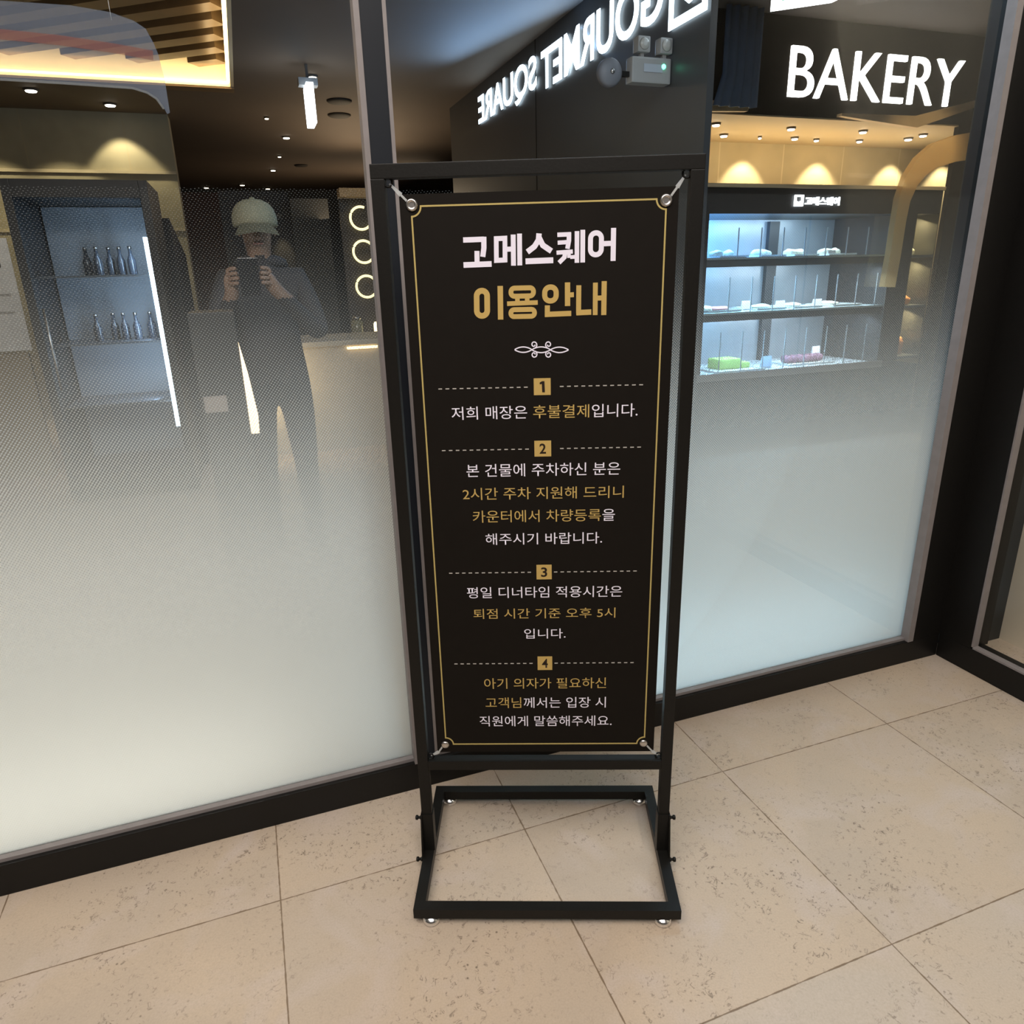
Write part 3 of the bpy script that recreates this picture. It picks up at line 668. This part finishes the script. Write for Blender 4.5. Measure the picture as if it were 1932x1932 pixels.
for m in (hood, jeans, skin, shoe): me2.materials.append(m)
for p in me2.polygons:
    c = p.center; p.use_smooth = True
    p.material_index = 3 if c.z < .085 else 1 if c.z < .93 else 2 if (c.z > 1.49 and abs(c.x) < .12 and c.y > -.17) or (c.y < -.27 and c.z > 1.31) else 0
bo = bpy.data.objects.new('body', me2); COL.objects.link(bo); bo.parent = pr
# face: nose, eyes, mouth, ears
b = MB(); b.prism([(-.128, 1.575), (-.098, 1.57), (-.105, 1.615)], 'x', -.012, .012)
b.build('nose', skin, pr)
for s in (-1, 1):
    b = MB(); b.lathe([(.002, -.012), (.010, -.008), (.012, 0)], (s*.028, -.102, 1.612), 12, 'y'); b.build('eye', mat('eye_white', (.10, .09, .085), .3), pr)
    b = MB(); b.lathe([(.004, -.006), (.020, 0), (.018, .008)], (s*.078, -.02, 1.60), 12, 'x'); b.build('ear', skin, pr)
box('mouth', (-.022, .022, -.106, -.094, 1.542, 1.549), mat('lips', (.30, .14, .12), .5), pr)
capm = mat('dimmed_cap_cloth', (.21, .20, .14), .85, noise=.15, nscale=40)  # cap cloth also darkened, for the dim look of the reflection
b = MB(); prof = [(.097, 1.622), (.100, 1.640), (.098, 1.668), (.088, 1.698), (.070, 1.720), (.042, 1.735), (.012, 1.740), (.010, 1.746), (.004, 1.747)]
b.lathe(prof, (0, -.012, 0), 32)
for v in b.bm.verts: v.co.y = -.012+(v.co.y+.012)*1.12
rows = []
for k in range(13):
    t = math.radians(228+84*k/12); c_, s_ = math.cos(t), math.sin(t)
    rows.append([b.bm.verts.new((rr_*c_*(1-.12*q_), -.012+(rr_+.02*q_)*1.12*s_, 1.632-.042*q_-.02*abs(c_)*q_)) for q_, rr_ in ((0, .096), (.5, .130), (1., .162))])
br = [b.bm.faces.new((rows[k][m_], rows[k+1][m_], rows[k+1][m_+1], rows[k][m_+1])) for k in range(12) for m_ in (0, 1)]
bmesh.ops.solidify(b.bm, geom=br, thickness=.004)
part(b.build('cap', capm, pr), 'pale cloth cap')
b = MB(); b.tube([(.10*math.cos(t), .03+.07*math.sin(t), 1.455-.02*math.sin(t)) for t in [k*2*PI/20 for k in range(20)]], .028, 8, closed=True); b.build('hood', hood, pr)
ph = box('reflected_phone', (PX-.10, PX-.02, PY-.385, PY-.376, 1.325, 1.480), mat('phone_black', (.012, .012, .014), .25), None, .003); tag(ph, 'reflection of the dark phone held up by the photographer in the pale cap', 'phone')

# ================================================================== SHOP: RIGHT SIDE
# dark wall turned to carry the sign reflection, modelled as solid mirrored letters
sw = MB(); sw.box(2.262, 2.30, 1.70, 6.31, 0, ZC)
dark_panel = mat('dark_grey_sign_panel', (.040, .041, .043), .42, noise=.2, nscale=2)
so = struct(sw.build('wall_sign', dark_panel))
MB().box(2.260, 2.263, 3.925, 3.937, 0, ZC).build('panel_joint', ink_dark, so)
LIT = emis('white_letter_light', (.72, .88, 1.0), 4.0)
gs = thing('reflected_sign', 'reflection of the lit GOURMET SQUARE lettering, modelled mirrored on the dark wall', 'sign', (0, 0, 0))
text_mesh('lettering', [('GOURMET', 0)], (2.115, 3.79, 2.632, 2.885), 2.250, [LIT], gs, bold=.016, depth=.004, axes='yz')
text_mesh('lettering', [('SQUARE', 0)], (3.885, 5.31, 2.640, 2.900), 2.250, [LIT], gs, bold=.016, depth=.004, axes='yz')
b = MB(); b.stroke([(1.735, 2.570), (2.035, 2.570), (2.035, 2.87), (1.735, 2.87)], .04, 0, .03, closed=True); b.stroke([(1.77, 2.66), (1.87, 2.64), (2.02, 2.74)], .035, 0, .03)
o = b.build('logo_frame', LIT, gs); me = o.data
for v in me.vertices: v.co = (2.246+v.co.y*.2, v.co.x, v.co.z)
area('sign_glow', (2.15, 3.4, 2.75), (1.4, 3.2, 3.0), 2.6, .25, 20.0, (.30, .56, 1.0))
# emergency light and alarm speaker below the lettering
el = thing('emergency_light', 'grey twin-head emergency light with a green indicator on the dark wall', 'emergency light', (2.262, 2.05, 0))
gp = mat('grey_plastic_housing', (.34, .33, .32), .45)
box('housing', (-.232, -.004, -.02, .05, 2.305, 2.424), gp, el, .01)
box('label_window', (-.165, -.055, -.024, -.02, 2.355, 2.392), mat('pale_label', (.42, .45, .50), .4), el)
b = MB(); b.lathe([(.012, 0), (.012, -.006), (.006, -.01)], (-.05, -.02, 2.383), 14, 'y'); part(b.build('indicator', emis('green_led', (.1, 1, .55), 4.), el), 'green indicator lamp')
for xc in (-.170, -.040):
    hb = box('lamp_head', (xc-.036, xc+.036, -.03, .03, 2.441, 2.514), gp, el, .010)
    b = MB(); b.lathe([(.028, -.03), (.025, -.036), (.010, -.040)], (xc, 0, 2.478), 20, 'y'); b.build('lens', mat('lens_grey', (.45, .43, .40), .2), hb)
    MB().box(xc-.010, xc+.010, -.01, .01, 2.42, 2.445).build('neck', gp, el)
al = thing('alarm_speaker', 'round grey alarm speaker beside the emergency light', 'speaker', (1.912, 2.05, 2.345))
b = MB(); b.lathe([(.004, -.032), (.03, -.030), (.055, -.022), (.066, -.010), (.066, .02)], seg=36, ax='y'); b.build('cone', mat('grey_speaker', (.17, .17, .19), .5), al)
b = MB(); b.lathe([(.004, -.042), (.010, -.040), (.012, -.030)], seg=16, ax='y'); b.build('centre_cap', steel, al)
MB().box(.060, .114, .0, .02, -.012, .012).build('wall_arm', frame_black, al)

# bakery front: dark fascia, lit niche, tile wall
YF = 3.0
fas = mat('dark_bronze_fascia', (.012, .0095, .007), .8, spec=.02)
b = MB(); b.box(2.4, 7.8, YF, YF+.12, 2.395, ZC); b.box(5.46, 7.8, YF, YF+.04, 0, 2.395); b.box(2.4, 3.02, YF+.02, YF+.6, 0, 2.395)
struct(b.build('wall_bakery', fas))
soff = mat('beige_soffit', (.46, .36, .22), .6, noise=.08, nscale=4)
struct(box('trim_5', (3.02, 7.0, YF+.005, 4.02, 2.385, 2.40), soff)).name = 'trim_5'
btile = tile_material('beige_bakery_tile', (.52, .45, .30), .66, 'x', (.62, .55, .38))
struct(box('wall_bakery_tile', (3.02, 7.0, 4.0, 4.1, 0, 2.385), btile))
for i, (x, y) in enumerate(((3.42, 3.29), (4.11, 3.31), (4.80, 3.30), (5.46, 3.327))):
    downlight(x, y, 2.385, .026, ['leftmost lamp', 'second lamp from the left', 'third lamp from the left', 'rightmost lamp'][i]+' of the front row in the beige bakery soffit', hot, 'downlights in the bakery soffit')
for i, (x, y, r) in enumerate(((3.76, 3.67, .026), (4.12, 3.69, .012), (4.45, 3.67, .024), (4.70, 3.70, .018), (5.13, 3.67, .022), (5.49, 3.50, .028))):
    downlight(x, y, 2.385, r, ['leftmost lamp', 'tiny second lamp', 'third lamp', 'fourth lamp', 'fifth lamp', 'rightmost oval lamp'][i]+' of the back row in the beige bakery soffit', hot, 'downlights in the bakery soffit')
for x in (3.15, 4.2, 5.0, 5.85, 6.5):
    spot('bakery_wall_spot', (x, 3.80, 2.36), (x, 4.0, 1.75), 24, (1, .82, .50), 80, .35)
area('bakery_soffit_light', (4.6, 3.55, 2.0), (4.6, 3.6, 2.6), 2.6, .3, 9.0, (1, .80, .50))
bs_ = thing('bakery_sign', 'glowing white BAKERY lettering on the dark fascia', 'sign', (0, YF, 0))
text_mesh('lettering', [('BAKERY', 0)], (3.79, 5.40, 2.513, 2.825), -.012, [emis('white_letter_bright', (1, .98, .95), 4.0)], bs_, bold=-.004, depth=.02)
lg = thing('corner_sign', 'hanging white-framed lit sign with a green panel, top right above BAKERY', 'sign', (0, 1.5, 0))
b = MB(); b.stroke([(2.475, 2.518), (2.79, 2.575), (2.79, 2.80), (2.475, 2.80)], .028, -.02, .02, closed=True); b.build('logo_frame', emis('white_logo', (1, 1, 1), 3.0), lg)
b = MB(); b.prism([(2.48, 2.53), (2.785, 2.585), (2.785, 2.79), (2.48, 2.79)], 'y', -.004, .012); b.build('green_panel', mat('green_sign_panel', (.04, .34, .20), .5), lg)
for xx in (2.52, 2.74): MB().tube([(xx, 0, 2.81), (xx, 0, ZC)], .005, 8).build('hanger', steel, lg)

# reflections over the niche, modelled as solids: blue cloth and warm timber pieces
bl = MB()
P = []
for k in range(25):
    x = 3.20+.26*k/24; P.append((x, -.10-.018*math.sin(k*1.1)))
n = len(P); zt, zb = 2.99, 2.41
for k in range(n-1):
    f0 = (k/(n-1)); f1 = ((k+1)/(n-1))
    def flare(f, z): return 3.20-.02*(1-f)-(.06*(1-f) if z < 2.6 else 0)+.26*f
    for a, c in ((zt, 2.75), (2.75, 2.6), (2.6, zb)):
        vs = [bl.bm.verts.new((flare(f0, a), P[k][1], a)), bl.bm.verts.new((flare(f1, a), P[k+1][1], a)), bl.bm.verts.new((flare(f1, c), P[k+1][1], c)), bl.bm.verts.new((flare(f0, c), P[k][1], c))]
        bl.bm.faces.new(vs)
bmesh.ops.remove_doubles(bl.bm, verts=bl.bm.verts[:], dist=.0005)
for f in bl.bm.faces: f.smooth = True
bmesh.ops.solidify(bl.bm, geom=bl.bm.faces[:], thickness=.006)
dr = bl.build('blue_reflection', mat('slate_blue_reflection', (.10, .15, .24), .8, noise=.15, nscale=14)); dr.location = (0, YF, 0); tag(dr, 'slate blue reflection left of the BAKERY letters, modelled as pleated cloth', 'blue_reflection')
oak = mat('reflected_timber', (.55, .38, .20), .5, noise=.25, nscale=9)
b = MB(); b.prism([(2.66, 2.41), (3.02, 2.385), (3.44, 2.40), (3.46, 2.44), (3.20, 2.45), (3.0, 2.47), (2.82, 2.50), (2.70, 2.46), (2.66, 2.46)], 'y', -.045, -.001); o = b.build('reflected_bracket', oak); o.location = (0, YF, 0); tag(o, 'curvy reflection of warm timber, modelled as a solid bracket left of the BAKERY letters', 'bracket')
b = MB(); b.prism([(4.25, 2.402), (4.98, 2.352), (5.72, 2.56), (5.72, 2.60), (4.95, 2.43), (4.25, 2.42)], 'y', -.05, -.001); o = b.build('reflected_beam', oak); o.location = (0, YF, 0); tag(o, 'sloping reflection of a warm timber beam, modelled solid under the BAKERY letters', 'beam')
# reflection of a lit curved archway, modelled as a translucent strip
ar = MB(); cen = [(5.74, 2.265, .10), (5.40, 2.22, .095), (5.20, 2.165, .09), (5.08, 2.09, .08), (4.99, 1.98, .07), (4.945, 1.85, .06), (4.935, 1.70, .056), (4.93, 1.45, .056), (4.915, 1.20, .058)]
ar.stroke([(x, z) for x, z, w in cen], [w*2 for x, z, w in cen], -.06, -.006)
o = ar.build('arch_reflection', see_through('arch_reflection_tint', (.85, .62, .30), .55)); o.location = (0, YF, 0); tag(o, 'reflection of a lit archway, modelled as a curved strip in front of the bakery case', 'arch')
spot('arch_fill_spot', (5.0, 1.9, 2.85), (5.05, 3.0, 1.9), 22, (1, .80, .46), 55, .6)  # added spot that brightens the arch reflection

# bakery display case
bc = thing('bakery_case', 'dark chilled bakery case with three bright shelves and sliding glass', 'display case', (0, 3.05, 0))
cs = mat('case_dark_metal', (.030, .031, .033), .4); rail = mat('case_rail_grey', (.12, .13, .14), .35)
b = MB(); b.box(3.10, 3.245, 0, .75, .59, 1.755); b.box(5.0, 5.22, 0, .75, .59, 1.755); b.box(5.455, 5.46, 0, .75, .59, 1.755)
b.box(3.10, 5.46, 0, .75, 1.755, 1.93); b.box(3.10, 5.46, 0, .75, 0, .545); b.box(3.10, 5.46, .72, .75, .545, 1.755)
b.build('carcass', cs, bc)
box('top_ledge', (3.10, 5.50, -.02, .80, 1.93, 1.955), mat('cream_ledge', (.70, .58, .38), .5), bc)
area('ledge_light', (4.7, 3.6, 2.10), (4.7, 3.3, 1.95), 3.0, .04, 5, (1, .80, .50))
text_mesh('case_lettering', [('고메스퀘어', 0)], (4.075, 4.40, 1.812, 1.872), -.012, [emis('case_letter_light', (.92, .97, 1), 3.0)], bc, bold=.03, depth=.01)
b = MB(); b.stroke([(3.985, 1.812), (4.050, 1.812), (4.050, 1.878), (3.985, 1.878)], .012, -.018, -.002, closed=True); b.stroke([(3.99, 1.835), (4.017, 1.828), (4.045, 1.838)], .014, -.018, -.002); b.build('case_logo', emis('case_letter_light', (.92, .97, 1), 3.0), bc)
back = box('back_panel', (3.245, 5.0, .66, .70, .545, 1.755), mat('case_back_steel', (.34, .36, .38), .3, metal=.3, noise=.25, nscale=3), bc)
box('back_post', (4.28, 4.38, .62, .659, .585, 1.74), cs, bc); box('back_post', (3.60, 3.625, .63, .659, .585, 1.70), cs, bc)
shelf_m = mat('frosted_shelf', (.62, .72, .72), .25)
for zz, ye in ((1.452, .02), (1.055, .02)):
    s_ = box('shelf', (3.245, 5.0, ye, .60, zz-.014, zz), shelf_m, bc)
    box('shelf_rail', (3.245, 5.0, ye+.03, .60, zz-.066, zz-.016), rail, s_)
box('deck', (3.245, 5.0, .0, .66, .545, .585), mat('deck_white', (.62, .68, .70), .3), bc)
dv = mat('edge_light_colour', (.80, .88, .92), .3, alpha=.8)  # pale colour stands in for light along the divider edges
for zz0, zz1, off in ((1.452, 1.74, .0), (1.055, 1.39, -.05), (.585, .99, -.10)):
    for k in range(8):
        x = 3.52+off+.205*k
        if x > 4.97: break
        box('divider', (x-.004, x+.004, .012, .016, zz0, zz1-.08), dv, bc)
for (x0, x1, yy) in ((3.25, 4.16, .000), (4.14, 4.99, -.008)):
    dd = box('sliding_door', (x0, x1, yy, yy+.004, .60, 1.74), case_glass, bc)
box('sill', (3.2, 5.05, -.012, .0, .545, .60), mat('sill_steel', (.38, .38, .38), .35), bc)
# side window of the case with warm light
nw = box('narrow_back', (5.22, 5.455, .40, .70, .60, 1.745), mat('narrow_yellow', (.60, .52, .26), .5), bc)
for zz in (1.44, 1.04, .62): box('narrow_shelf', (5.22, 5.455, .0, .40, zz-.02, zz), rail, bc)
area('case_light_left', (3.6, 3.4, 1.73), (3.65, 3.66, 1.1), .7, .25, 21, (.16, .46, 1.0))
area('case_light_middle', (4.4, 3.35, 1.73), (4.4, 3.62, 1.0), .8, .25, 7, (.66, .86, 1.0))
for zz in (1.36, .96):
    area('case_shelf_light', (3.75, 3.16, zz), (3.75, 3.45, .2), .9, .04, 14, (.36, .68, 1.0))
    area('case_shelf_light', (4.55, 3.16, zz), (4.55, 3.45, .2), .8, .04, 9, (.76, .90, 1.0))
for zz in (1.72, 1.38, .98):
    area('case_window_light', (5.337, 3.2, zz), (5.337, 3.35, zz-.5), .18, .1, 4, (1, .78, .36))
# food and price cards
plate_m = mat('white_plate', (.80, .84, .82), .3); card_m = mat('white_card', (.85, .84, .84), .5)
def tray(x, z, y, w, d, label, name='tray', m=plate_m):
    t = thing(name, label, 'tray', (x, y, z), 0, 'white trays in the bakery case')
    b = MB(); b.box(-w/2, w/2, -d/2, d/2, 0, .008); b.box(-w/2-.01, w/2+.01, -d/2-.012, -d/2, .003, .016); b.box(-w/2-.01, w/2+.01, d/2, d/2+.012, .003, .016); b.box(-w/2-.01, -w/2, -d/2, d/2, .003, .016); b.box(w/2, w/2+.01, -d/2, d/2, .003, .016)
    b.build('dish', m, t); return t
def lump(name, label, cat, x, y, z, sx, sy, sz, m, seed, grp=None, topping=None):
    rnd = random.Random(seed); bm = bmesh.new(); bmesh.ops.create_icosphere(bm, subdivisions=3, radius=1)
    for v in bm.verts:
        k = 1+.10*math.sin(5*v.co.x+seed)+.08*math.sin(7*v.co.y+2*seed)+rnd.uniform(-.03, .03)
        v.co = Vector((v.co.x*sx*k, v.co.y*sy*k, max(0, v.co.z*k+.55)*sz*.65))
    for f in bm.faces: f.smooth = True
    me = bpy.data.meshes.new(name); bm.to_mesh(me); bm.free(); me.materials.append(m)
    o = bpy.data.objects.new(name, me); COL.objects.link(o); o.location = (x, y, z); return tag(o, label, cat, grp)
pale_food = mat('pale_cream_pastry', (.72, .74, .60), .6, noise=.2, nscale=40); pink_food = mat('pink_pastry', (.60, .25, .25), .6, noise=.3, nscale=40)
YS1 = 3.30
T1 = [(3.56, .24, 'left'), (3.92, .22, 'middle-left'), (4.24, .22, 'middle-right'), (4.60, .26, 'right')]
for x, w, pos in T1:
    tray(x, 1.452, YS1, w, .28, 'white tray of pale pastries on the top shelf, %s' % pos)
for i, (x, dy, lab) in enumerate(((3.50, 0, 'leftmost pale pastry'), (3.62, .02, 'second pale pastry from the left'), (3.88, 0, 'third pale pastry from the left'), (3.97, .03, 'fourth pale pastry from the left'), (4.20, 0, 'fifth pale pastry from the left'), (4.29, .02, 'sixth pale pastry from the left'), (4.55, 0, 'seventh pale pastry from the left'), (4.66, .02, 'rightmost pale pastry'))):
    lump('pastry', lab+' on the top shelf', 'pastry', x, YS1+dy, 1.4605, .055, .05, .05, pale_food, i, 'pastries on the top shelf')
for x, w, pos in ((3.50, .28, 'left'), (3.94, .26, 'middle-left'), (4.30, .26, 'middle-right'), (4.70, .28, 'right')):
    tray(x, 1.055, YS1, w, .30, 'white tray on the middle shelf, %s' % pos)
lump('pastry', 'pink pastry beside the brightest price card on the middle shelf', 'pastry', 3.55, YS1, 1.0635, .085, .06, .03, pink_food, 11, 'pastries on the middle shelf')
lump('pastry', 'crumpled pale pastry at the left end of the middle shelf', 'pastry', 3.40, YS1-.04, 1.0635, .045, .06, .04, pale_food, 12, 'pastries on the middle shelf')
for i, (x, lab) in enumerate(((3.97, 'pale flat pastry left of the middle price card on the middle shelf'), (4.28, 'pale flat pastry right of the middle price card on the middle shelf'), (4.66, 'pale flat pastry at the right end of the middle shelf'))):
    lump('pastry', lab, 'pastry', x, YS1+.02, 1.0635, .09, .06, .03, pale_food, 13+i, 'pastries on the middle shelf')
def card(x, y, z, w, h, label, m=card_m):
    t = thing('price_card', label, 'price card', (x, y, z), 0, 'price cards in the bakery case')
    b = MB(); b.prism([(-.012, 0), (.020, 0), (.004, h), (.0, h)], 'x', -w/2, w/2); b.build('card', m, t)
    MB().box(-w/2+.012, w/2-.012, -.0115, -.0105, h*.10, h*.16).build('printed_line', ink_dash, t)
card(3.74, 3.20, 1.055, .085, .075, 'brightest white price card on the middle shelf', mat('bright_card', (.95, .93, .92), .5))
card(4.06, 3.19, 1.055, .085, .065, 'pale green price card in the middle of the middle shelf')
card(4.42, 3.18, 1.055, .085, .065, 'white price card at the right of the middle shelf')
card(4.51, 3.18, 1.452, .075, .04, 'small white price card on the top shelf')
tray(3.68, .585, 3.30, .44, .34, 'white tray under the green cake on the bottom deck')
green = mat('green_matcha', (.42, .58, .12), .7, noise=.3, nscale=60, bump=.4); gk = thing('green_cake', 'bright green square cake on the bottom deck', 'cake', (3.66, 3.30, .5935))
b = MB(); b.box(-.11, .10, -.06, .10, 0, .085); b.build('cake_block', green, gk, .012)
b = MB(); b.box(.10, .20, -.05, .06, 0, .05); b.build('cut_slice', green, gk, .012)
card(3.98, 3.20, .585, .095, .10, 'pale blue price card between the two cakes on the bottom deck', mat('blue_card', (.45, .62, .80), .5))
tray(4.46, .585, 3.34, .44, .26, 'white tray under the purple rolls on the bottom deck')
purple = mat('purple_roll', (.22, .10, .14), .6, noise=.35, nscale=50)
rolls = None
rl = ['leftmost', 'second from the left', 'third from the left', 'third from the right', 'second from the right', 'rightmost']
for k in range(6):
    b = MB(); b.lathe([(.012, -.04), (.030, -.036), (.034, 0), (.030, .036), (.012, .04)], (0, 0, .034), 16, 'y'); o = b.build('roll_cake', purple); o.location = (4.29+.066*k, 3.33, .594); tag(o, 'purple roll cake, %s in the row on the bottom tray' % rl[k], 'cake', 'purple rolls on the bottom tray')
card(4.66, 3.40, .585, .08, .125, 'grey-white price card behind the purple rolls')
bread = mat('orange_bread', (.62, .30, .12), .6, noise=.3, nscale=30)
for zz, m, lab, sx, sz in ((1.44, pale_food, 'cream bun in the narrow lit window, upper shelf', .05, .07), (1.04, bread, 'orange loaf in the narrow lit window, middle shelf', .085, .09), (.62, bread, 'orange stacked loaf in the narrow lit window, lowest shelf', .085, .16)):
    lump('bread', lab, 'bread', 5.33, 3.22, zz, sx, .08, sz, m, int(zz*10), 'breads in the narrow window')
